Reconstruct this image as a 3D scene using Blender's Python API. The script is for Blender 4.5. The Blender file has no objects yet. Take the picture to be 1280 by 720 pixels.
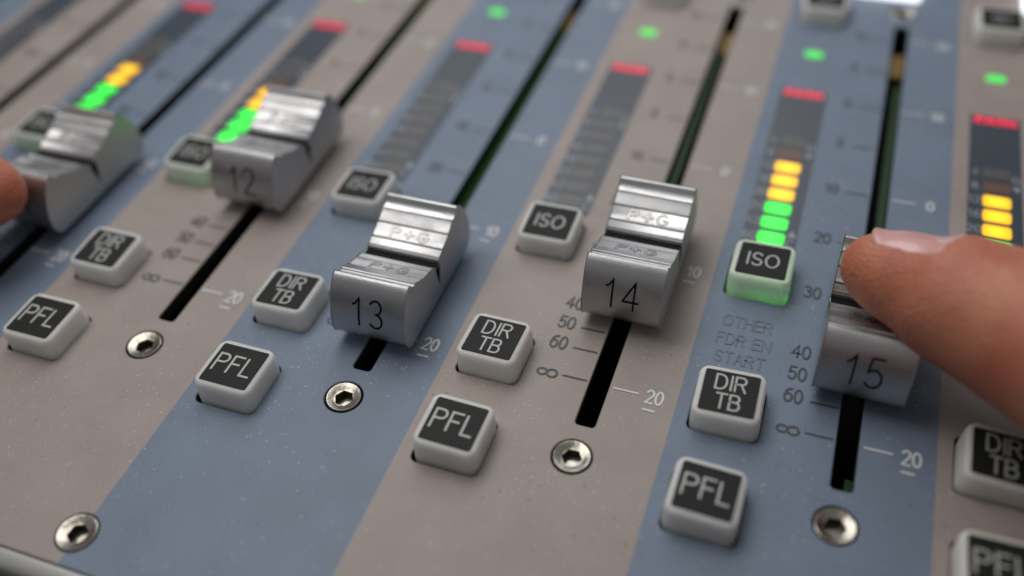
import bpy, bmesh, math, random
from mathutils import Vector, Matrix, noise
random.seed(7)
PI = math.pi
S = bpy.context.scene
C = S.collection
S.unit_settings.system = 'METRIC'
S.unit_settings.scale_length = 0.032          # one unit is one channel strip, 32 mm

# ------------------------------------------------------------------ materials
def new_mat(name):
    m = bpy.data.materials.new(name); m.use_nodes = True
    nt = m.node_tree
    return m, nt, nt.nodes['Principled BSDF'], nt.nodes, nt.links

def plain(name, col, rough=.5, metal=0., spec=.5, bump=0., bscale=60., var=0., coat=0.):
    m, nt, b, N, L = new_mat(name)
    b.inputs['Base Color'].default_value = (*col, 1)
    b.inputs['Roughness'].default_value = rough
    b.inputs['Metallic'].default_value = metal
    b.inputs['Specular IOR Level'].default_value = spec
    b.inputs['Coat Weight'].default_value = coat
    tc = N.new('ShaderNodeTexCoord')
    nz = N.new('ShaderNodeTexNoise'); nz.inputs['Scale'].default_value = bscale; nz.inputs['Detail'].default_value = 4
    L.new(tc.outputs['Object'], nz.inputs['Vector'])
    if var > 0:
        mx = N.new('ShaderNodeMix'); mx.data_type = 'RGBA'
        mx.inputs[6].default_value = (*[c * (1 - var) for c in col], 1)
        mx.inputs[7].default_value = (*[min(1, c * (1 + var)) for c in col], 1)
        L.new(nz.outputs['Fac'], mx.inputs[0]); L.new(mx.outputs[2], b.inputs['Base Color'])
    if bump > 0:
        bp = N.new('ShaderNodeBump'); bp.inputs['Strength'].default_value = bump; bp.inputs['Distance'].default_value = .01
        L.new(nz.outputs['Fac'], bp.inputs['Height']); L.new(bp.outputs['Normal'], b.inputs['Normal'])
    return m

def glow(name, col, strength, base=None, core=False):
    m, nt, b, N, L = new_mat(name)
    b.inputs['Base Color'].default_value = (*(base or [c * .3 for c in col]), 1)
    b.inputs['Emission Color'].default_value = (*col, 1)
    b.inputs['Emission Strength'].default_value = strength
    b.inputs['Roughness'].default_value = .4
    if core:
        tc = N.new('ShaderNodeTexCoord'); vl = N.new('ShaderNodeVectorMath'); vl.operation = 'LENGTH'; L.new(tc.outputs['Object'], vl.inputs[0])
        mr = N.new('ShaderNodeMapRange'); mr.inputs[1].default_value = 0; mr.inputs[2].default_value = .075
        mr.inputs[3].default_value = strength * 1.45; mr.inputs[4].default_value = strength * .72
        L.new(vl.outputs['Value'], mr.inputs[0]); L.new(mr.outputs[0], b.inputs['Emission Strength'])
    return m

def math_node(N, L, op, a, b=None, clamp=False):
    n = N.new('ShaderNodeMath'); n.operation = op; n.use_clamp = clamp
    for i, v in enumerate((a, b)):
        if v is None: continue
        if isinstance(v, (int, float)): n.inputs[i].default_value = v
        else: L.new(v, n.inputs[i])
    return n.outputs[0]

BROWN = (.304, .262, .244)
BLUE = (.146, .192, .264)
def faceplate_material():
    m, nt, b, N, L = new_mat('painted faceplate')
    tc = N.new('ShaderNodeTexCoord'); sp = N.new('ShaderNodeSeparateXYZ'); L.new(tc.outputs['Object'], sp.inputs[0])
    # strip boundaries lie at x = n + 0.323 ; even strips are brown
    t = math_node(N, L, 'ADD', sp.outputs['X'], 20 + .677)
    t = math_node(N, L, 'MULTIPLY', t, .5)
    fr = math_node(N, L, 'FRACT', t)
    k = math_node(N, L, 'GREATER_THAN', fr, .5)
    mx = N.new('ShaderNodeMix'); mx.data_type = 'RGBA'; L.new(k, mx.inputs[0])
    mx.inputs[6].default_value = (*BROWN, 1); mx.inputs[7].default_value = (*BLUE, 1)
    col = mx.outputs[2]
    # faint blotches of wear
    nz = N.new('ShaderNodeTexNoise'); nz.inputs['Scale'].default_value = 3.2; nz.inputs['Detail'].default_value = 7; nz.inputs['Roughness'].default_value = .62
    L.new(tc.outputs['Object'], nz.inputs['Vector'])
    mr = N.new('ShaderNodeMapRange'); L.new(nz.outputs['Fac'], mr.inputs[0])
    mr.inputs[1].default_value = .3; mr.inputs[2].default_value = .7; mr.inputs[3].default_value = .90; mr.inputs[4].default_value = 1.08
    vm = N.new('ShaderNodeVectorMath'); vm.operation = 'SCALE'; L.new(col, vm.inputs[0]); L.new(mr.outputs[0], vm.inputs['Scale'])
    col = vm.outputs[0]
    # fine grain of the paint
    g = N.new('ShaderNodeTexNoise'); g.inputs['Scale'].default_value = 75; g.inputs['Detail'].default_value = 3; g.inputs['Roughness'].default_value = .7
    L.new(tc.outputs['Object'], g.inputs['Vector'])
    mr2 = N.new('ShaderNodeMapRange'); L.new(g.outputs['Fac'], mr2.inputs[0])
    mr2.inputs[1].default_value = .3; mr2.inputs[2].default_value = .7; mr2.inputs[3].default_value = .94; mr2.inputs[4].default_value = 1.06
    vm2 = N.new('ShaderNodeVectorMath'); vm2.operation = 'SCALE'; L.new(col, vm2.inputs[0]); L.new(mr2.outputs[0], vm2.inputs['Scale'])
    col = vm2.outputs[0]
    # dust: pale specks, gathered in patches; and dark grime specks
    def specks(scale, thr, patch_scale, lo, hi):
        v = N.new('ShaderNodeTexVoronoi'); v.feature = 'F1'; v.inputs['Scale'].default_value = scale
        L.new(tc.outputs['Object'], v.inputs['Vector'])
        wn = N.new('ShaderNodeTexWhiteNoise'); L.new(v.outputs['Color'], wn.inputs['Vector'])
        size = math_node(N, L, 'MULTIPLY', math_node(N, L, 'POWER', wn.outputs['Value'], 2.2), thr)
        a = math_node(N, L, 'LESS_THAN', v.outputs['Distance'], size)
        p = N.new('ShaderNodeTexNoise'); p.inputs['Scale'].default_value = patch_scale; p.inputs['Detail'].default_value = 4
        L.new(tc.outputs['Object'], p.inputs['Vector'])
        q = N.new('ShaderNodeMapRange'); L.new(p.outputs['Fac'], q.inputs[0]); q.inputs[1].default_value = lo; q.inputs[2].default_value = hi
        sp2 = N.new('ShaderNodeSeparateColor'); L.new(v.outputs['Color'], sp2.inputs[0])
        keep = math_node(N, L, 'LESS_THAN', sp2.outputs[1], q.outputs[0])
        return math_node(N, L, 'MULTIPLY', a, keep)
    d1 = specks(72, .34, 1.9, .40, .72)
    d2 = specks(42, .30, 1.3, .50, .85)
    m1 = N.new('ShaderNodeMix'); m1.data_type = 'RGBA'
    L.new(math_node(N, L, 'MULTIPLY', d1, .4), m1.inputs[0]); L.new(col, m1.inputs[6]); m1.inputs[7].default_value = (.60, .60, .58, 1)
    m2 = N.new('ShaderNodeMix'); m2.data_type = 'RGBA'
    L.new(math_node(N, L, 'MULTIPLY', d2, .5), m2.inputs[0]); L.new(m1.outputs[2], m2.inputs[6]); m2.inputs[7].default_value = (.07, .07, .08, 1)
    L.new(m2.outputs[2], b.inputs['Base Color'])
    b.inputs['Roughness'].default_value = .5
    b.inputs['Specular IOR Level'].default_value = .42
    bp = N.new('ShaderNodeBump'); bp.inputs['Strength'].default_value = .35; bp.inputs['Distance'].default_value = .005
    h = math_node(N, L, 'ADD', g.outputs['Fac'], math_node(N, L, 'MULTIPLY', d1, 1.4))
    L.new(h, bp.inputs['Height']); L.new(bp.outputs['Normal'], b.inputs['Normal'])
    return m

def brushed(name, col, rough):
    m, nt, b, N, L = new_mat(name)
    b.inputs['Metallic'].default_value = 1
    b.inputs['Base Color'].default_value = (*col, 1)
    tc = N.new('ShaderNodeTexCoord'); mp = N.new('ShaderNodeMapping'); L.new(tc.outputs['Object'], mp.inputs[0])
    mp.inputs['Scale'].default_value = (30, 70, 70)
    nz = N.new('ShaderNodeTexNoise'); nz.inputs['Scale'].default_value = 1; nz.inputs['Detail'].default_value = 4
    L.new(mp.outputs[0], nz.inputs['Vector'])
    g = N.new('ShaderNodeTexNoise'); g.inputs['Scale'].default_value = 140; g.inputs['Detail'].default_value = 2
    L.new(tc.outputs['Object'], g.inputs['Vector'])
    mr = N.new('ShaderNodeMapRange'); L.new(nz.outputs['Fac'], mr.inputs[0])
    mr.inputs[1].default_value = .3; mr.inputs[2].default_value = .7; mr.inputs[3].default_value = rough - .02; mr.inputs[4].default_value = rough + .04
    oi = N.new('ShaderNodeObjectInfo'); fp = N.new('ShaderNodeTexNoise'); fp.noise_dimensions = '4D'
    fp.inputs['Scale'].default_value = 7; fp.inputs['Detail'].default_value = 6; fp.inputs['Roughness'].default_value = .65
    L.new(tc.outputs['Object'], fp.inputs['Vector']); L.new(math_node(N, L, 'MULTIPLY', oi.outputs['Random'], 40), fp.inputs['W'])
    m3 = N.new('ShaderNodeMapRange'); L.new(fp.outputs['Fac'], m3.inputs[0]); m3.inputs[1].default_value = .42; m3.inputs[2].default_value = .66
    m3.inputs[3].default_value = -.03; m3.inputs[4].default_value = .14
    L.new(math_node(N, L, 'ADD', mr.outputs[0], m3.outputs[0]), b.inputs['Roughness'])
    h = math_node(N, L, 'MULTIPLY', g.outputs['Fac'], 1.)
    bp = N.new('ShaderNodeBump'); bp.inputs['Strength'].default_value = .3; bp.inputs['Distance'].default_value = .003
    L.new(h, bp.inputs['Height']); L.new(bp.outputs['Normal'], b.inputs['Normal'])
    return m

M = {}
M['face'] = faceplate_material()
M['alu'] = brushed('brushed aluminium', (.49, .495, .505), .38)
M['alu_dark'] = plain('engraved shadow lines', (.05, .05, .05), .5)
M['black'] = plain('matt black plastic', (.007, .007, .008), .7, spec=.12)
M['void'] = plain('near-black steel inside', (.006, .007, .006), .8)  # near-black for opening walls, chassis and fader tracks
M['print_dark'] = plain('dark printing', (.045, .05, .06), .55)
M['print_faint'] = plain('faded printing', (.118, .152, .205), .55)
M['print_white'] = plain('white printing', (.62, .64, .66), .55)
M['meter'] = plain('smoked meter window', (.044, .058, .078), .34, spec=.4, var=.12, bscale=3)
M['meter_text'] = plain('grey meter printing', (.26, .29, .33), .5)
M['led_off'] = plain('unlit segment', (.085, .085, .088), .4)
M['led_dim'] = glow('dim orange segment', (1, .25, .05), .03, (.085, .06, .05))
M['led_yellow'] = glow('lit yellow segment', (1, .52, .015), 1.35, core=True)
M['led_green'] = glow('lit green segment', (.045, 1, .075), 1.15, core=True)
M['pill_green'] = glow('green indicator lamp', (.08, .9, .12), .85)
M['red'] = glow('lit red lettering', (1, .035, .10), .85, (.3, .02, .04))
M['red_base'] = glow('red lit window', (.8, .03, .07), .34, (.2, .02, .03))
M['key'] = plain('black key face', (.011, .013, .012), .6, spec=.22, bump=.05, bscale=120)
M['key_text'] = plain('pale key lettering', (.40, .42, .41), .5)
M['screw'] = plain('nickel screw', (.36, .34, .30), .30, metal=1, bump=.2, bscale=45, var=.2)
M['socket'] = plain('dark brown screw socket', (.05, .045, .02), .5, metal=.5)  # dark brown metal lining the hex recess
M['rail'] = plain('satin front rail', (.52, .52, .50), .38, metal=.7, bump=.05)
M['rest'] = plain('black armrest', (.018, .019, .022), .55, bump=.4, bscale=35)
M['display'] = glow('lit white display', (.9, .95, 1), 1.6, (.8, .8, .8))
M['board'] = plain('green circuit board', (.02, .12, .02), .4)
M['slot_glow_green'] = glow('green slot glow', (.02, .20, .012), .065, (.004, .02, .004))  # emission stands in for stray green LED light inside the slots
M['slot_glow_amber'] = glow('amber slot glow', (.45, .28, .02), .17, (.1, .06, .01))  # same stand-in, amber, for the glow near the slot tops

def cap_mat(name, glow_col=None, st=0.):
    m, nt, b, N, L = new_mat(name)
    b.inputs['Base Color'].default_value = (.72, .73, .715, 1)
    b.inputs['Roughness'].default_value = .42
    b.inputs['Subsurface Weight'].default_value = .9
    b.inputs['Subsurface Radius'].default_value = (1, 1, 1)
    b.inputs['Subsurface Scale'].default_value = .10
    b.inputs['Specular IOR Level'].default_value = .4
    tc = N.new('ShaderNodeTexCoord')
    nz = N.new('ShaderNodeTexNoise'); nz.inputs['Scale'].default_value = 30; nz.inputs['Detail'].default_value = 5
    L.new(tc.outputs['Object'], nz.inputs['Vector'])
    bp = N.new('ShaderNodeBump'); bp.inputs['Strength'].default_value = .08; bp.inputs['Distance'].default_value = .004
    L.new(nz.outputs['Fac'], bp.inputs['Height']); L.new(bp.outputs['Normal'], b.inputs['Normal'])
    oi = N.new('ShaderNodeObjectInfo'); mx = N.new('ShaderNodeMix'); mx.data_type = 'RGBA'
    mx.inputs[6].default_value = (.78, .80, .79, 1); mx.inputs[7].default_value = (.86, .85, .80, 1)
    L.new(oi.outputs['Random'], mx.inputs[0]); L.new(mx.outputs[2], b.inputs['Base Color'])
    tl = N.new('ShaderNodeBsdfTranslucent'); tl.inputs['Color'].default_value = (.8, .85, .8, 1)
    ms = N.new('ShaderNodeMixShader'); ms.inputs[0].default_value = .22
    L.new(b.outputs[0], ms.inputs[1]); L.new(tl.outputs[0], ms.inputs[2]); L.new(ms.outputs[0], N['Material Output'].inputs['Surface'])
    return m
M['cap'] = cap_mat('milky button cap')

def skin_mat():
    m, nt, b, N, L = new_mat('skin')
    tc = N.new('ShaderNodeTexCoord')
    nz = N.new('ShaderNodeTexNoise'); nz.inputs['Scale'].default_value = 4.5; nz.inputs['Detail'].default_value = 5
    L.new(tc.outputs['Object'], nz.inputs['Vector'])
    cr = N.new('ShaderNodeValToRGB'); L.new(nz.outputs['Fac'], cr.inputs[0])
    cr.color_ramp.elements[0].position = .34; cr.color_ramp.elements[0].color = (.42, .12, .07, 1)
    cr.color_ramp.elements[1].position = .66; cr.color_ramp.elements[1].color = (.51, .20, .115, 1)
    L.new(cr.outputs[0], b.inputs['Base Color'])
    b.inputs['Roughness'].default_value = .5
    b.inputs['Subsurface Weight'].default_value = .35
    b.inputs['Subsurface Radius'].default_value = (1, .35, .2)
    b.inputs['Subsurface Scale'].default_value = .07
    w = N.new('ShaderNodeTexVoronoi'); w.inputs['Scale'].default_value = 70
    L.new(tc.outputs['Object'], w.inputs['Vector'])
    n2 = N.new('ShaderNodeTexNoise'); n2.inputs['Scale'].default_value = 22; n2.inputs['Detail'].default_value = 5; L.new(tc.outputs['Object'], n2.inputs['Vector'])
    bp = N.new('ShaderNodeBump'); bp.inputs['Strength'].default_value = .4; bp.inputs['Distance'].default_value = .010
    L.new(math_node(N, L, 'ADD', w.outputs['Distance'], n2.outputs['Fac']), bp.inputs['Height']); L.new(bp.outputs['Normal'], b.inputs['Normal'])
    return m
M['skin'] = skin_mat()
M['nail'] = plain('fingernail', (.60, .33, .31), .3, spec=.5, coat=.3, var=.12, bscale=6)

# ------------------------------------------------------------------ object helpers
def finish(name, bm, mats, parent=None, smooth=False, loc=None):
    me = bpy.data.meshes.new(name); bm.to_mesh(me); bm.free()
    for x in (mats if isinstance(mats, (list, tuple)) else [mats]): me.materials.append(M[x])
    if smooth:
        for p in me.polygons: p.use_smooth = True
    o = bpy.data.objects.new(name, me); C.objects.link(o)
    if parent: o.parent = parent
    if loc: o.location = loc
    return o

def smooth_angle(o, deg=35):
    for p in o.data.polygons: p.use_smooth = True
    bm = bmesh.new(); bm.from_mesh(o.data)
    for e in bm.edges:
        if len(e.link_faces) == 2 and e.calc_face_angle(0) > math.radians(deg): e.smooth = False
    bm.to_mesh(o.data); bm.free()
    return o

def tag(o, label, cat, group=None):
    o['label'] = label; o['category'] = cat
    if group: o['group'] = group
    return o

def empty(name, loc, label, cat, group=None):
    o = bpy.data.objects.new(name, None); C.objects.link(o); o.location = loc
    o.empty_display_size = .2
    return tag(o, label, cat, group)

def copy_tree(o, parent=None):
    c = o.copy(); C.objects.link(c)
    if parent: c.parent = parent
    for ch in [x for x in bpy.data.objects if x.parent == o]: copy_tree(ch, c)
    return c

def box(bm, x0, x1, y0, y1, z0, z1):
    v = [bm.verts.new(p) for p in ((x0,y0,z0),(x1,y0,z0),(x1,y1,z0),(x0,y1,z0),(x0,y0,z1),(x1,y0,z1),(x1,y1,z1),(x0,y1,z1))]
    for f in ((0,3,2,1),(4,5,6,7),(0,1,5,4),(1,2,6,5),(2,3,7,6),(3,0,4,7)): bm.faces.new([v[i] for i in f])

def rrect(w, h, r, n=5, cx=0, cy=0):
    out = []
    for sx, sy, a0 in ((1, 1, 0), (-1, 1, 90), (-1, -1, 180), (1, -1, 270)):
        for i in range(n + 1):
            a = math.radians(a0 + 90 * i / n)
            out.append((cx + sx * (w / 2 - r) + r * math.cos(a), cy + sy * (h / 2 - r) + r * math.sin(a)))
    return out

def loft(bm, rings, cap0=True, cap1=True, mat=0):
    vs = [[bm.verts.new(p) for p in r] for r in rings]
    n = len(rings[0])
    for a, b in zip(vs, vs[1:]):
        for i in range(n):
            f = bm.faces.new((a[i], a[(i+1) % n], b[(i+1) % n], b[i])); f.material_index = mat
    if cap0: bm.faces.new(list(reversed(vs[0]))).material_index = mat
    if cap1: bm.faces.new(vs[-1]).material_index = mat
    return vs

def slab(bm, pts2, z0, z1, bev=0.):
    """a flat plate with the outline pts2, its top edge softened by bev"""
    cx = sum(p[0] for p in pts2) / len(pts2); cy = sum(p[1] for p in pts2) / len(pts2)
    rings = [[(x, y, z0) for x, y in pts2], [(x, y, z1 - bev) for x, y in pts2]]
    if bev:
        w = max(p[0] for p in pts2) - cx; h = max(p[1] for p in pts2) - cy
        rings.append([(cx + (x - cx) * (1 - bev / w), cy + (y - cy) * (1 - bev / h), z1) for x, y in pts2])
    loft(bm, rings)

# ------------------------------------------------------------------ stroke lettering
def arc(cx, cy, rx, ry, a0, a1, n=10):
    return [(cx + rx * math.cos(math.radians(a0 + (a1 - a0) * i / n)), cy + ry * math.sin(math.radians(a0 + (a1 - a0) * i / n))) for i in range(n + 1)]
G = {   # glyph: (advance width, strokes) on a cap height of 1
 'P': (.62, [[(0,0),(0,1)], [(0,1),(.33,1)] + arc(.33,.76,.24,.24,90,-90)[1:] + [(0,.52)]]),
 'F': (.55, [[(0,0),(0,1),(.52,1)], [(0,.53),(.44,.53)]]),
 'L': (.52, [[(0,1),(0,0),(.48,0)]]),
 'D': (.68, [[(0,0),(0,1),(.28,1)] + arc(.28,.5,.36,.5,90,-90)[1:] + [(0,0)]]),
 'I': (.04, [[(0.02,0),(0.02,1)]]),
 'R': (.66, [[(0,0),(0,1),(.35,1)] + arc(.35,.76,.24,.24,90,-90)[1:] + [(0,.52)], [(.33,.52),(.62,0)]]),
 'T': (.62, [[(0,1),(.62,1)], [(.31,1),(.31,0)]]),
 'B': (.62, [[(0,0),(0,1),(.32,1)] + arc(.32,.77,.22,.23,90,-90)[1:] + [(0,.54)], [(.32,.54)] + arc(.34,.27,.25,.27,90,-90)[1:] + [(0,0)]]),
 'S': (.58, [arc(.29,.75,.25,.25,25,270,12) + arc(.29,.25,.27,.25,90,-155,12)]),
 'O': (.74, [arc(.37,.5,.37,.5,90,450,22)]),
 'C': (.68, [arc(.37,.5,.36,.5,48,312,18)]),
 'G': (.72, [arc(.37,.5,.36,.5,48,330,18) + [(.69,.45),(.42,.45)]]),
 'H': (.64, [[(0,0),(0,1)], [(.64,0),(.64,1)], [(0,.53),(.64,.53)]]),
 'E': (.56, [[(.56,1),(0,1),(0,0),(.56,0)], [(0,.53),(.5,.53)]]),
 'N': (.64, [[(0,0),(0,1),(.64,0),(.64,1)]]),
 'A': (.66, [[(0,0),(.33,1),(.66,0)], [(.11,.36),(.55,.36)]]),
 '+': (.66, [[(0,.5),(.66,.5)], [(.33,.08),(.33,.92)]]),
 '0': (.50, [arc(.25,.5,.25,.5,90,450,20)]),
 '1': (.34, [[(.0,.74),(.12,.80),(.24,1),(.24,0)]]),
 '2': (.52, [arc(.26,.73,.24,.27,165,-25,10) + [(.02,0),(.52,0)]]),
 '3': (.52, [arc(.25,.76,.22,.24,155,-80,10) + arc(.25,.27,.25,.27,85,-150,12)]),
 '4': (.56, [[(.40,0),(.40,1),(0,.30),(.56,.30)]]),
 '5': (.52, [[(.48,1),(.1,1),(.04,.52)] + arc(.25,.32,.25,.31,125,-150,12)]),
 '6': (.52, [arc(.26,.32,.25,.32,90,450,16), arc(.42,.42,.41,.58,85,180,8)]),
 '8': (.52, [arc(.26,.76,.21,.24,90,450,14), arc(.26,.26,.25,.26,90,450,14)]),
 '-': (.4, [[(0,.5),(.4,.5)]]),
 ' ': (.25, []),
}
def ribbon(bm, pts, w, place, z, mat=0):
    P = [Vector(p) for p in pts]
    closed = (P[0] - P[-1]).length < 1e-4
    if closed: P = P[:-1]
    n = len(P); L_, R_ = [], []
    for i in range(n):
        a = P[i-1] if (i > 0 or closed) else None
        c = P[(i+1) % n] if (i < n-1 or closed) else None
        d0 = (P[i] - a).normalized() if a is not None else None
        d1 = (c - P[i]).normalized() if c is not None else None
        if d0 is None: d0 = d1
        if d1 is None: d1 = d0
        n0 = Vector((-d0.y, d0.x)); n1 = Vector((-d1.y, d1.x))
        nn = n0 + n1
        nn = n0 if nn.length < 1e-3 else nn.normalized()
        k = min(1.8, 1 / max(.3, nn.dot(n0)))
        q = P[i].copy()
        if not closed and i == 0: q -= d1 * w * .35
        if not closed and i == n-1: q += d0 * w * .35
        L_.append(bm.verts.new(place(q + nn * w/2 * k, z))); R_.append(bm.verts.new(place(q - nn * w/2 * k, z)))
    rng = range(n) if closed else range(n-1)
    for i in rng:
        j = (i+1) % n
        f = bm.faces.new((R_[i], R_[j], L_[j], L_[i])); f.material_index = mat

def text(bm, s, cx, cy, h, thick, place=None, xs=1., gap=.2, ang=0., z=.0022, mat=0):
    sub = place is not None
    place = place or (lambda p, zz: (p.x, p.y, zz))
    W = sum(G[c][0] for c in s) + gap * (len(s) - 1)
    x = -W / 2; ca, sa = math.cos(ang), math.sin(ang); k = 0
    for c in s:
        w, st = G[c]
        for line in st:
            pts = []
            for px, py in line:
                u, v = (x + px) * h * xs, (py - .5) * h
                q = (cx + u * ca - v * sa, cy + u * sa + v * ca)
                if sub and pts:
                    p = pts[-1]; m = max(1, int(math.dist(p, q) / .012))
                    pts += [(p[0] + (q[0]-p[0]) * i / m, p[1] + (q[1]-p[1]) * i / m) for i in range(1, m)]
                pts.append(q)
            ribbon(bm, pts, thick, place, z + (k % 4) * .00022, mat); k += 1
        x += w + gap

def line(bm, x0, x1, y, w, z=.0022, mat=0):
    bm.faces.new([bm.verts.new(p) for p in ((x0, y-w/2, z), (x1, y-w/2, z), (x1, y+w/2, z), (x0, y+w/2, z))]).material_index = mat

# ------------------------------------------------------------------ the console
CH = list(range(9, 18))
X = lambda c: c - 14
XL, XR, YF, YB = -6.677, 4.323, -1.022, 5.2
console = empty('mixing_console', (0, 0, 0), 'large audio mixing console surface with alternating blue and brown channel strips, buttons and meters', 'mixing console')

BX = -.476
BUT = [('PFL', -.07), ('DIR', .405), ('ISO', 1.187), ('TOP', 3.64)]
# faceplate: one sheet with real openings, each opening with a tiny chamfer
bm = bmesh.new()
outer = [(XL, YF), (XR, YF), (XR, YB), (XL, YB)]
holes = []
for c in range(8, 19):
    x = X(c)
    if x - .7 < XL or x + .2 > XR: continue
    holes.append(rrect(.094, 3.452, .018, 4, x - .003, .152 + 3.452/2))
    for n, y in BUT: holes.append(rrect(.292, .284, .032, 4, x + BX, y))
    for y in (0., 3.765): holes.append([(x - .008 + .087 * math.cos(2*PI*i/28), y + .087 * math.sin(2*PI*i/28)) for i in range(28)])
FS = [(-1.69, -.89), (2.31, -.89), (-5.69, -.89)]
for fx, fy in FS: holes.append([(fx + .088 * math.cos(2*PI*i/28), fy + .088 * math.sin(2*PI*i/28)) for i in range(28)])
edges = []
def loop_edges(pts):
    vs = [bm.verts.new((px, py, 0)) for px, py in pts]
    return vs, [bm.edges.new((vs[i], vs[(i+1) % len(vs)])) for i in range(len(vs))]
ov, oe = loop_edges(outer); edges += oe
hv = []
for h in holes:
    v, e = loop_edges(h); edges += e; hv.append((h, v))
bmesh.ops.triangle_fill(bm, use_beauty=True, edges=edges)
for f in bm.faces:
    f.normal_update()
    if f.normal.z < 0: f.normal_flip()
for h, v in hv:
    cx = sum(p[0] for p in h) / len(h); cy = sum(p[1] for p in h) / len(h)
    w = max(p[0] for p in h) - cx; hh = max(p[1] for p in h) - cy
    prev = v
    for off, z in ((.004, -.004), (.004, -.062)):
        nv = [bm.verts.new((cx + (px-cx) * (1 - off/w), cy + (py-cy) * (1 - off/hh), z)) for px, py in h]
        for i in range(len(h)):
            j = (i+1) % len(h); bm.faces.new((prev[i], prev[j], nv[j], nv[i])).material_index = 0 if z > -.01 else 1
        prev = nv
prev = ov
for z in (-.062,):
    nv = [bm.verts.new((px, py, z)) for px, py in outer]
    for i in range(4): bm.faces.new((prev[(i+1) % 4], prev[i], nv[i], nv[(i+1) % 4]))
    prev = nv
finish('faceplate', bm, ['face', 'void'], console)

# chassis tray under the faceplate
bm = bmesh.new()
box(bm, XL, XR, YF + .01, YB, -.62, -.58)
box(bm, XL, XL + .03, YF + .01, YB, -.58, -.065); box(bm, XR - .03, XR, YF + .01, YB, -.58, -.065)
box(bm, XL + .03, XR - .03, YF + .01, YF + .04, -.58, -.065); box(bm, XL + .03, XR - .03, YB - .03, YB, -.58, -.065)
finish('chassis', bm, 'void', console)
# front rail, a rolled metal edge
bm = bmesh.new()
prof = [(YF-.006, -.06), (YF-.006, -.004), (YF-.012, .0), (YF-.05, -.006), (YF-.072, -.020), (YF-.084, -.045), (YF-.086, -.075), (YF-.08, -.10), (YF-.02, -.10)]
loft(bm, [[(XL, y, z) for y, z in prof], [(XR, y, z) for y, z in prof]])
smooth_angle(finish('front_rail', bm, 'rail', console), 40)
bm = bmesh.new()
prof = [(YF-.03, -.12), (YF-.10, -.12), (YF-.16, -.14), (YF-.5, -.20), (YF-1.8, -.24), (YF-2.0, -.3), (YF-2.05, -.5), (YF-.03, -.6)]
loft(bm, [[(XL, y, z) for y, z in prof], [(XR, y, z) for y, z in prof]])
smooth_angle(finish('armrest', bm, 'rest', console), 40)

# hex socket screws
def make_screw(name='socket_screw'):
    n = 36; bm = bmesh.new()
    circ = lambda r, z: [(r * math.cos(2*PI*i/n), r * math.sin(2*PI*i/n), z) for i in range(n)]
    def hexr(R, z):
        out = []
        for i in range(n):
            a = 2*PI*i/n; k = (a % (PI/3)) - PI/6
            out.append((R * math.cos(PI/6) / math.cos(k) * math.cos(a), R * math.cos(PI/6) / math.cos(k) * math.sin(a), z))
        return out
    rings = [circ(.0765, -.05), circ(.0765, -.004), circ(.0750, .0015), circ(.0715, .0035), circ(.0675, .0030), circ(.0480, -.0075), hexr(.0425, -.009), hexr(.040, -.012)]
    loft(bm, rings, True, False)
    o = finish(name, bm, 'screw', console); smooth_angle(o, 30)
    bm = bmesh.new()
    loft(bm, [hexr(.040, -.012), hexr(.0395, -.05), circ(.018, -.055)], False, True)
    finish('hex_socket', bm, 'socket', o)
    return o
proto = None
for i, (sx, sy) in enumerate([(X(c) - .008, y) for c in CH for y in (0., 3.765)] + FS):
    if proto is None: proto = make_screw(); s = proto
    else: s = copy_tree(proto)
    s.location = (sx, sy, -.001 + random.uniform(-.002, .002)); s.rotation_euler.z = random.uniform(0, PI/3)
    if (sx, sy) == FS[0]: s.scale = (1.04, 1.04, 1)

# push buttons
def make_button(kind):
    bm = bmesh.new(); rings = []
    for w, h, r, z in ((.276,.268,.046,-.12), (.276,.268,.046,-.02), (.275,.267,.046,.02), (.272,.264,.045,.07), (.270,.262,.044,.088), (.266,.258,.042,.098), (.260,.252,.039,.1045), (.251,.243,.034,.1078), (.240,.232,.030,.1085)):
        rings.append([(x, y, z) for x, y in rrect(w, h, r, 8)])
    loft(bm, rings)
    b = finish('push_button', bm, 'cap', console); smooth_angle(b, 50)
    bm = bmesh.new()
    slab(bm, rrect(.220, .213, .010, 4), .104, .1100, .0012)
    finish('key_face', bm, 'key', b)
    bm = bmesh.new()
    if kind == 'PFL': text(bm, 'PFL', 0, .004, .092, .0098, xs=.92, gap=.20, z=.1113)
    elif kind == 'DIR':
        text(bm, 'DIR', 0, .048, .074, .0085, xs=.90, gap=.22, z=.1113)
        text(bm, 'TB', 0, -.048, .074, .0085, xs=.90, gap=.20, z=.1113)
    elif kind == 'ISO': text(bm, 'ISO', 0, .0, .082, .0090, xs=.92, gap=.22, z=.1113)
    else: text(bm, 'ON', 0, .0, .06, .0085, xs=.9, gap=.25, z=.1113)
    finish('lettering', bm, 'key_text', b)
    return b
for kind, y in BUT:
    p0 = None
    for c in CH:
        if p0 is None: p0 = make_button(kind); b = p0
        else: b = copy_tree(p0)
        b.location = (X(c) + BX + random.uniform(.000, .006), y + random.uniform(.000, .005), random.uniform(-.004, .003))
        b.rotation_euler.z = math.radians(random.uniform(-1.6, 1.6)); b.rotation_euler.x = math.radians(random.uniform(-2, 2)); b.rotation_euler.y = math.radians(random.uniform(-2, 2))

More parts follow.
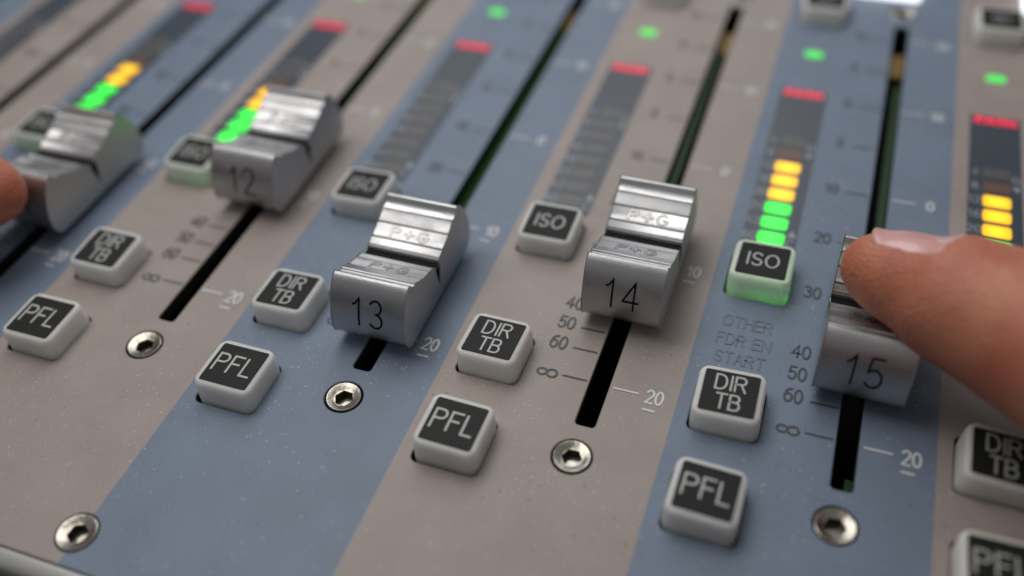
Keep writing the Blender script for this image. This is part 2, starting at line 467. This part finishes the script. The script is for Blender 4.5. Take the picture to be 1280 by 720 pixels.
# level meters
ROWS = [1.474 + .112 * k for k in range(8)]
MARK = ['60', '42', '24', '20', '16', '12', '8', '4']
STATE = {9: 'ggg00000', 10: 'gg000000', 11: 'gggyyd00', 12: 'gggyyd00', 13: '00000000', 14: '00000000', 15: 'gggyyyd0', 16: 'gggyyyd0', 17: 'ggg00000'}
LM = {'g': 'led_green', 'y': 'led_yellow', 'd': 'led_dim', '0': 'led_off'}
segmesh = {}
for c in CH:
    x = X(c); bm = bmesh.new()
    slab(bm, rrect(.250, 1.385, .006, 2, x - .4765, 2.078), -.0, .0035, .0012)
    mt = finish('level_meter', bm, 'meter', console)
    for k, yy in enumerate(ROWS):
        key = LM[STATE[c][k]]
        if key not in segmesh:
            bm = bmesh.new(); slab(bm, rrect(.128, .086, .016, 4), 0, .0024, .0008)
            o = finish('led_segment', bm, key, mt); segmesh[key] = o.data
        else:
            o = bpy.data.objects.new('led_segment', segmesh[key]); C.objects.link(o); o.parent = mt
        o.location = (x - .468, yy, .0038)
    bm = bmesh.new()
    for k, yy in enumerate(ROWS): text(bm, MARK[k], x - .570, yy, .050, .0075, xs=.95, gap=.22, z=.0046)
    yt = 2.21; text(bm, 'G', x - .376, yt + .02, .05, .008, z=.0046)
    z = .0048
    bm.faces.new([bm.verts.new(p) for p in ((x-.397, yt-.035, z), (x-.376, yt-.085, z), (x-.355, yt-.035, z))])
    yb = 1.50
    bm.faces.new([bm.verts.new(p) for p in ((x-.400, yb-.0, z), (x-.352, yb-.0, z), (x-.376, yb+.055, z))])
    text(bm, 'C', x - .376, yb - .045, .05, .008, z=.0046)
    finish('meter_scale', bm, 'meter_text', mt)
    bm = bmesh.new(); slab(bm, rrect(.212, .066, .006, 3, x - .4765, 2.722), .003, .0052, .0006)
    rb = finish('warning_light', bm, 'red_base', mt)
    bm = bmesh.new(); text(bm, 'PATH', x - .4765, 2.722, .050, .013, xs=1.22, gap=.20, z=.0060)
    finish('warning_lettering', bm, 'red', mt)
    bm = bmesh.new(); slab(bm, rrect(.108, .066, .032, 8, x - .473, 3.152), -.002, .008, .003)
    finish('indicator_lamp', bm, 'pill_green', console)
    bm = bmesh.new(); slab(bm, rrect(.40, .60, .012, 3, x - .12, 4.23), -.002, .05, .006)
    dp = finish('strip_display', bm, 'display', console)

# printed scales beside every fader slot
LEFT = [(.381, 'inf'), (.5415, '60'), (.663, '50'), (.787, '40'), (1.155, '30'), (1.535, '20'), (1.918, '10'), (2.310, '5'), (2.685, '0'), (3.06, '5'), (3.42, '10')]
RIGHT = [(.378, '20', 1), (1.148, '10', 1), (1.918, '0', 0), (2.688, '10', 0), (3.43, '20', 0)]
proto = None
for c in CH:
    if proto is None:
        bm = bmesh.new()
        for y, s in LEFT:
            line(bm, -.167, -.058, y, .0085)
            if s == 'inf': text(bm, '8', -.232, y - .004, .086, .0098, ang=PI/2, z=.0022, xs=.95)
            else: text(bm, s, -.235, y + .012, .068, .0098, xs=.86, gap=.17)
        d = finish('level_scale', bm, 'print_dark', console)
        bm = bmesh.new()
        for y, s, neg in RIGHT:
            line(bm, .056, .165, y, .0085)
            text(bm, s, .232, y - .002, .066, .0095, xs=.86, gap=.17)
            if neg: line(bm, .196, .248, y - .072, .0095)
        w = finish('gain_scale', bm, 'print_white', console)
        proto = (d, w)
    else:
        d, w = [copy_tree(o) for o in proto]
    d.location = (X(c), 0, 0); w.location = (X(c), 0, 0)
bm = bmesh.new()
for s, y in (('OTHER', .893), ('FDR EN', .785), ('START', .680)): text(bm, s, 1 + BX, y, .062, .0080, xs=.84, gap=.20)
finish('faded_lettering', bm, 'print_faint', console)

# fader tracks below the slots
for c in CH:
    x = X(c); bm = bmesh.new()
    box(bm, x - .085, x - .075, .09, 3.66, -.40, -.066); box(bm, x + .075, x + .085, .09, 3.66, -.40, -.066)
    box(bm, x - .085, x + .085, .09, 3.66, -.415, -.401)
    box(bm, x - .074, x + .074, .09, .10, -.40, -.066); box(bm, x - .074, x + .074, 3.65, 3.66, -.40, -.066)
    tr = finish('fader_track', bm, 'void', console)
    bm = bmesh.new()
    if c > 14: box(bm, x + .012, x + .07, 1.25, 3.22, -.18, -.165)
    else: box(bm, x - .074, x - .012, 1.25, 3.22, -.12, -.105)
    finish('slot_glow', bm, 'slot_glow_green', tr)  # added glowing strip imitating light leaked into the slot, no real part
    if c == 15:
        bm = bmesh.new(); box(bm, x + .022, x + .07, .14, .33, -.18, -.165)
        finish('slot_glow', bm, 'slot_glow_green', tr)
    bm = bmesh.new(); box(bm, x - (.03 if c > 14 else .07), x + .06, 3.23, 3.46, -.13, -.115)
    finish('slot_glow', bm, 'slot_glow_amber', tr)  # added amber strip, likewise only for the glow

# ------------------------------------------------------------------ fader knobs
BACK = [(.265,.208), (.283,.208), (.2865,.229), (.290,.2325), (.292,.2285), (.297,.2285), (.300,.2365), (.304,.2385), (.334,.2450), (.336,.2405), (.339,.2405), (.3415,.2500), (.346,.2525), (.372,.2590), (.408,.2700), (.4105,.2655), (.4135,.2665), (.4165,.2760), (.421,.2790),
        (.445,.2885), (.468,.3030), (.4715,.3085), (.4765,.3090), (.480,.3035), (.492,.3045), (.506,.3110), (.517,.3220), (.523,.3330), (.528,.3375), (.536,.3385), (.546,.3345), (.562,.319), (.588,.282), (.612,.232), (.629,.180), (.637,.130), (.636,.100), (.628,.075), (.612,.054), (.59,.045), (.45,.045)]
HALF = BACK
FRONT = [(.53 - y, z) for y, z in reversed(BACK)]
FRONT = [(y, z - .012 * max(0, 1 - abs(y - .243) / .02)) if .2 < y < .262 else (y, z) for y, z in FRONT]
FRONT = [(y, z) for y, z in FRONT if not (.2475 < y < .264)] + [(.2475, .208)]
PROFILE = FRONT + BACK[1:]      # closed by the flat underside
def offset_profile(pr, d):
    n = len(pr); out = []
    for i in range(n):
        a, b, c = Vector(pr[i-1]), Vector(pr[i]), Vector(pr[(i+1) % n])
        d0 = (b - a).normalized() if (b-a).length > 1e-6 else (c-b).normalized(); d1 = (c - b).normalized()
        t = (d0 + d1)
        t = d0 if t.length < 1e-3 else t.normalized()
        out.append((b.x + t.y * d, b.y - t.x * d))
    return out
def profile_z(y):
    for (y0, z0), (y1, z1) in zip(PROFILE, PROFILE[1:]):
        if y0 <= y <= y1 and y1 > y0: return z0 + (z1 - z0) * (y - y0) / (y1 - y0)
HW = .175
def face_point(v):
    """point and outward normal on the front face; v from 0 (bottom) to 1 (top)"""
    seg = [(.53 - y, z) for y, z in BACK if .055 < z < .3385 and y > .53][::-1]
    # seg runs bottom to top
    L_ = [0]
    for a, b in zip(seg, seg[1:]): L_.append(L_[-1] + math.dist(a, b))
    t = max(0, min(1, v)) * L_[-1]
    for i in range(len(seg) - 1):
        if t <= L_[i+1]:
            k = (t - L_[i]) / (L_[i+1] - L_[i]); break
    a, b = Vector(seg[i]), Vector(seg[i+1]); p = a.lerp(b, k); d = (b - a).normalized()
    return p, Vector((-d.y, d.x)), L_[-1]
def make_knob(num, x, y, label, tilt=0, lift=0, yaw=0):
    k = empty('fader_knob', (x, y + .265, lift), label, 'fader knob', 'fader knobs along the channel strips')
    k.rotation_euler = (0, math.radians(tilt), math.radians(yaw))
    oy = -.265
    bm = bmesh.new(); rings = []
    for xx, ins in ((-HW, .0045), (-HW + .0022, .0014), (-HW + .005, 0), (HW - .005, 0), (HW - .0022, .0014), (HW, .0045)):
        pr = offset_profile(PROFILE, -ins) if ins else PROFILE
        # inset towards the inside of the outline
        rings.append([(xx, py + oy, pz) for py, pz in pr])
    loft(bm, rings)
    bmesh.ops.recalc_face_normals(bm, faces=bm.faces)
    bm.verts.ensure_lookup_table()
    big = [f for f in bm.faces if len(f.verts) > 10]
    bmesh.ops.triangulate(bm, faces=big)
    body = finish('knob_body', bm, 'alu', k); smooth_angle(body, 24)
    # dark pointer line in the groove and a notch on each side
    bm = bmesh.new()
    box(bm, -HW + .001, HW - .001, .240 + oy, .2845 + oy, .19, .2150)
    for s in (-1, 1):
        xs = sorted((s * (HW - .002), s * (HW + .0010)))
        tri = [(.243, .206), (.291, .206), (.265, .098)]
        loft(bm, [[(xs[0], a + oy, b) for a, b in tri], [(xs[1], a + oy, b) for a, b in tri]])
    bmesh.ops.recalc_face_normals(bm, faces=bm.faces)
    finish('pointer_line', bm, 'black', k)
    # engraved channel number
    bm = bmesh.new()
    def place(p, zz):
        q, n, L_ = face_point(.50 + p.y / .27)
        q = q + n * (.0018 + zz)
        return (p.x, q.x + oy, q.y)
    text(bm, num, 0, 0, .126, .0085, place=place, xs=.95, gap=.30, z=0)
    finish('engraved_number', bm, 'black', k)
    # makers letters on the grip, outlined
    bm = bmesh.new()
    def grip(p, zz):
        yy = p.y; return (p.x, yy + oy, profile_z(yy) + .0008 + zz)
    for cy, hh in ((.375, .047), (.155, .045)):
        text(bm, 'P+G', 0, cy, hh, .0128, place=grip, xs=1.4, gap=.36, z=0, mat=0)
        text(bm, 'P+G', 0, cy, hh, .0064, place=grip, xs=1.4, gap=.36, z=.0009, mat=1)
    finish('grip_lettering', bm, ['alu_text', 'alu'], k)
    bm = bmesh.new(); box(bm, -.028, .028, .15 + oy, .38 + oy, -.16, .046)
    finish('stem', bm, 'black', k)
    return k
M['alu_text'] = plain('matt etched aluminium', (.13, .13, .125), .6, metal=1)
make_knob('11', -3, .57, 'brushed aluminium fader knob at far left, a fingertip pressing its front', yaw=0)
make_knob('12', -2, 1.022, 'brushed aluminium fader knob engraved 12, untouched, beside the lit meter')
make_knob('13', -1, .379, 'brushed aluminium fader knob engraved 13 on a blue strip')
make_knob('14', 0, .792, 'brushed aluminium fader knob engraved 14 on a brown strip')
make_knob('15', 1.006, .655, 'brushed aluminium fader knob engraved 15 under the large finger', tilt=0, lift=.004, yaw=-1.2)

# ------------------------------------------------------------------ hands
def catmull(P, t):
    n = len(P) - 1; i = min(int(t), n - 1); u = t - i
    p0, p1, p2, p3 = P[max(i-1, 0)], P[i], P[i+1], P[min(i+2, n)]
    return [.5 * ((2*b) + (-a + c) * u + (2*a - 5*b + 4*c - d) * u*u + (-a + 3*b - 3*c + d) * u**3) for a, b, c, d in zip(p0, p1, p2, p3)]

def tube(bm, keys, up, closed_tip=True, n=28, steps=7):
    """keys: (x,y,z, half width, upper half height, lower half height)"""
    up = Vector(up); rings = []; m = (len(keys) - 1) * steps
    pts = [catmull(keys, i / steps) for i in range(m + 1)]
    for i, q in enumerate(pts):
        a = Vector(pts[max(i-1, 0)][:3]); b = Vector(pts[min(i+1, m)][:3]); d = (b - a).normalized()
        s = d.cross(up).normalized(); v = s.cross(d).normalized(); c = Vector(q[:3])
        w, ht, hb = [max(.004, k) for k in q[3:6]]
        rings.append([tuple(c + s * (w * math.cos(2*PI*j/n)) + v * ((ht if math.sin(2*PI*j/n) > 0 else hb) * math.sin(2*PI*j/n))) for j in range(n)])
    loft(bm, rings)

def ball(bm, c, r):
    mat = Matrix.Translation(c) @ Matrix.Diagonal((*r, 1))
    bmesh.ops.create_uvsphere(bm, u_segments=24, v_segments=16, radius=1, matrix=mat)

def fuse(name, bm, voxel, mat, smooth_it=6):
    bmesh.ops.recalc_face_normals(bm, faces=bm.faces)
    tmp = finish('tmp', bm, mat)
    r = tmp.modifiers.new('r', 'REMESH'); r.mode = 'VOXEL'; r.voxel_size = voxel
    s = tmp.modifiers.new('s', 'SMOOTH'); s.factor = .5; s.iterations = smooth_it
    dg = bpy.context.evaluated_depsgraph_get(); dg.update()
    me = bpy.data.meshes.new_from_object(tmp.evaluated_get(dg))
    bpy.data.objects.remove(tmp, do_unlink=True)
    for p in me.polygons: p.use_smooth = True
    o = bpy.data.objects.new(name, me); C.objects.link(o)
    if not me.materials: me.materials.append(M[mat])
    return o

def finger_keys(P, R, flat=.88):
    """a finger from the tip P[0] back to the knuckle, with a rounded tip"""
    A, B = Vector(P[0]), Vector(P[1]); d = (B - A).normalized(); r = R[0]
    keys = []
    for k, f in ((0., .10), (.035, .42), (.10, .66), (.20, .84), (.34, .95)):
        q = A + d * (k * r / .22); keys.append((*q, r * f, r * f * flat, r * f * .95))
    for p, rr in zip(P[1:], R[1:]): keys.append((*p, rr, rr * flat, rr * .95))
    return keys

def nail(parent, A, d, up, w, length, start):
    """curved plate lying on the back of the fingertip; A is the tip, d points back along the finger"""
    from mathutils.bvhtree import BVHTree
    me = parent.data
    tree = BVHTree.FromPolygons([v.co for v in me.vertices], [p.vertices for p in me.polygons])
    d = Vector(d).normalized(); s = d.cross(Vector(up)).normalized(); v = s.cross(d).normalized(); A = Vector(A)
    nu, nv = 16, 16
    bm = bmesh.new(); top, low = [], []
    for j in range(nv + 1):
        r1, r2 = [], []
        for i in range(nu + 1):
            u = -1 + 2 * i / nu
            e0 = start + .09 * (1 - math.sqrt(max(0, 1 - u * u * .96))); e1 = start + length - .11 * (1 - math.sqrt(max(0, 1 - u * u * .96)))
            l = e0 + (e1 - e0) * j / nv
            out = (s * math.sin(u * w) + v * math.cos(u * w)).normalized()
            c = A + d * max(l, .14)
            hit = tree.ray_cast(c + out * .6, -out)[0]
            rad = (hit - c).length if hit else .2
            base = A + d * l
            edge = min(1, (1 - abs(u)) * 6, j * .5 if j < 3 else 9, (nv - j) * .5)
            r1.append(bm.verts.new(base + out * (rad - .002 + .004 * edge)))
            r2.append(bm.verts.new(base + out * (rad - .012)))
        top.append(r1); low.append(r2)
    for j in range(nv):
        for i in range(nu):
            bm.faces.new((top[j][i], top[j][i+1], top[j+1][i+1], top[j+1][i]))
            bm.faces.new((low[j][i], low[j+1][i], low[j+1][i+1], low[j][i+1]))
    for i in range(nu):
        bm.faces.new((top[0][i], low[0][i], low[0][i+1], top[0][i+1])); bm.faces.new((top[nv][i+1], low[nv][i+1], low[nv][i], top[nv][i]))
    for j in range(nv):
        bm.faces.new((top[j+1][0], low[j+1][0], low[j][0], top[j][0])); bm.faces.new((top[j][nu], low[j][nu], low[j+1][nu], top[j+1][nu]))
    bmesh.ops.recalc_face_normals(bm, faces=bm.faces)
    return finish('fingernail', bm, 'nail', parent, smooth=True)

# right hand: the finger comes in from the lower right and rests across the scoop of knob 15
bm = bmesh.new()
UP = Vector((-.10, .50, .86))
T = [(.835, .985, .42), (1.20, .850, .455), (1.43, .735, .48), (1.69, .55, .53), (2.03, .26, .62), (2.40, -.06, .78), (2.8, -.28, .92)]
tk = finger_keys(T, [.238, .266, .300, .335, .36, .40, .44], .88)
tube(bm, tk, UP)
PALM = Vector((3.15, .30, 1.05))
ball(bm, PALM, (.85, 1.05, .42)); ball(bm, (2.45, -.40, .85), (.62, .62, .45)); ball(bm, (3.1, -.6, 1.1), (.75, .8, .45))
fy = [(2.55, .95), (2.95, 1.1), (3.36, 1.08), (3.74, .85)]
for i, (kx, ky) in enumerate(fy):
    L1 = (1.35, 1.5, 1.4, 1.1)[i]
    P = [(kx - .12, ky + L1 * 1.25, .36 + .05 * i), (kx - .08, ky + L1 * 1.08, .68), (kx - .04, ky + L1 * .72, 1.0), (kx, ky + L1 * .3, 1.18), (kx + .05, ky - .2, 1.15)]
    tube(bm, finger_keys(P, [.20, .21, .23, .25, .27]), (0, .6, .8))
tube(bm, [(2.75, -.2, 1.0, .8, .42, .42), (1.95, -1.1, .98, .62, .46, .46), (1.45, -2.1, 1.0, .64, .50, .50), (.7, -4.6, 1.3, .85, .62, .62)], (0, 0, 1))
rh = fuse('person_hand', bm, .03, 'skin')
tag(rh, 'bare right hand reaching in from the right, fingertip with pink nail resting on knob 15', 'hand', None)
dd = (Vector(T[1]) - Vector(T[0]))
nail(rh, T[0], dd, UP, .86, .35, .09)

# left hand: only a fingertip shows, against the front of knob 11
bm = bmesh.new()
UP2 = Vector((-.1, .3, .95))
T2 = [(-2.80, .375, .36), (-3.12, .31, .42), (-3.42, .24, .50), (-3.8, .10, .66), (-4.25, -.08, .88), (-4.7, -.28, 1.12)]
tube(bm, finger_keys(T2, [.255, .275, .285, .255, .27, .29], .9), UP2)
ball(bm, (-5.35, -.75, 1.4), (.9, .95, .42)); ball(bm, (-4.2, -.32, .78), (.62, .55, .42)); 
for i, (dx, dy) in enumerate([(-.3, .45), (-.75, .62), (-1.15, .5)]):
    L1 = (1.4, 1.35, 1.0)[i]; kx, ky = -5.05 + dx, -.35 + dy
    P = [(kx + L1 * .55, ky + L1 * 1.0, .42), (kx + L1 * .5, ky + L1 * .86, .72), (kx + L1 * .35, ky + L1 * .55, 1.2), (kx + L1 * .15, ky + L1 * .2, 1.48), (kx - .1, ky - .3, 1.45)]
    tube(bm, finger_keys(P, [.19, .20, .22, .25, .27]), (.3, .5, .8))
tube(bm, finger_keys([(-2.98, -.12, .42), (-3.35, -.26, .48), (-3.85, -.52, .58), (-4.35, -.75, .85), (-4.9, -.95, 1.15)], [.25, .27, .29, .32, .38], .9), UP2)
tube(bm, [(-5.5, -1.0, 1.42, .8, .38, .38), (-5.9, -1.9, 1.5, .62, .4, .4), (-6.4, -3.1, 1.7, .7, .5, .5), (-7.0, -4.4, 1.9, .85, .62, .62)], (0, 0, 1))
lh = fuse('person_hand', bm, .035, 'skin')
tag(lh, 'bare left hand at the left edge, one blurred fingertip against the leftmost knob', 'hand', None)
d2 = (Vector(T2[1]) - Vector(T2[0]))
nail(lh, T2[0], d2, UP2, .85, .30, .13)

# ------------------------------------------------------------------ light
w = bpy.data.worlds.new('World'); S.world = w; w.use_nodes = True
N, L = w.node_tree.nodes, w.node_tree.links
bg = N['Background']
tc = N.new('ShaderNodeTexCoord'); sp = N.new('ShaderNodeSeparateXYZ'); L.new(tc.outputs['Generated'], sp.inputs[0])
cr = N.new('ShaderNodeValToRGB'); L.new(math_node(N, L, 'MULTIPLY_ADD', sp.outputs['Z'], .5), cr.inputs[0])
cr.inputs[0].links[0].from_node.inputs[2].default_value = .5
e = cr.color_ramp.elements
e[0].position = .45; e[0].color = (.03, .03, .035, 1)
e[1].position = 1.; e[1].color = (.62, .62, .63, 1)
for p_, k_ in ((.53, .06), (.60, .34), (.74, .68)):
    a = e.new(p_); a.color = (k_, k_, k_ * 1.04, 1)
L.new(cr.outputs[0], bg.inputs['Color']); bg.inputs['Strength'].default_value = .36

def area(name, loc, target, sx, sy, power, col):
    l = bpy.data.lights.new(name, 'AREA'); l.shape = 'RECTANGLE'; l.size = sx; l.size_y = sy; l.energy = power; l.color = col
    o = bpy.data.objects.new(name, l); C.objects.link(o); o.location = loc
    o.rotation_euler = (Vector(target) - Vector(loc)).to_track_quat('-Z', 'Y').to_euler()
    return o
area('ceiling_light', (-3.9, 3.4, 9.), (-.2, 1.6, 0), 9.0, 5.0, 610, (1, .965, .92))
area('ceiling_light', (-3, 12, 9.), (-.5, 1.5, 0), 9, 4, 330, (.95, .97, 1))

area('front_fill_light', (6.5, -4.6, 5.6), (.5, 0, 0), 3, 3, 14, (1, .96, .92))  # added weak fill from the front right, no window stands there

# light that leaks from the lit meters around the key caps beside them
for c, st in ((10, .12), (11, .18), (12, .18), (15, .6), (16, .5)):
    l = bpy.data.lights.new('leak', 'POINT'); l.energy = st; l.color = (.08, 1, .1); l.shadow_soft_size = .0
    o = bpy.data.objects.new('meter_leak_light', l); C.objects.link(o); o.location = (X(c) + BX + .05, 1.13, -.09)

# ------------------------------------------------------------------ camera
cam = bpy.data.cameras.new('camera'); co = bpy.data.objects.new('camera', cam); C.objects.link(co)
R_ = Vector((0.9413823, 0.33344683, -0.05111343)); U_ = Vector((-0.20335077, 0.68181185, 0.70269557)); F_ = Vector((-0.26916135, 0.65111122, -0.70965227))
co.matrix_world = Matrix(((R_.x, U_.x, -F_.x, 0.63850646), (R_.y, U_.y, -F_.y, -2.05006602), (R_.z, U_.z, -F_.z, 3.11495765), (0, 0, 0, 1)))
cam.sensor_width = 36; cam.sensor_fit = 'HORIZONTAL'; cam.lens = 1187.1065 * 36 / 1280
cam.clip_start = .01; cam.clip_end = 200
cam.dof.use_dof = True; cam.dof.focus_distance = 3.98; cam.dof.aperture_fstop = cam.lens / 1000 / .158
S.camera = co
S.render.engine = 'CYCLES'
S.view_settings.view_transform = 'Standard'; S.view_settings.look = 'None'; S.view_settings.exposure = 0; S.view_settings.gamma = 1
S.render.resolution_x = 1024; S.render.resolution_y = 576
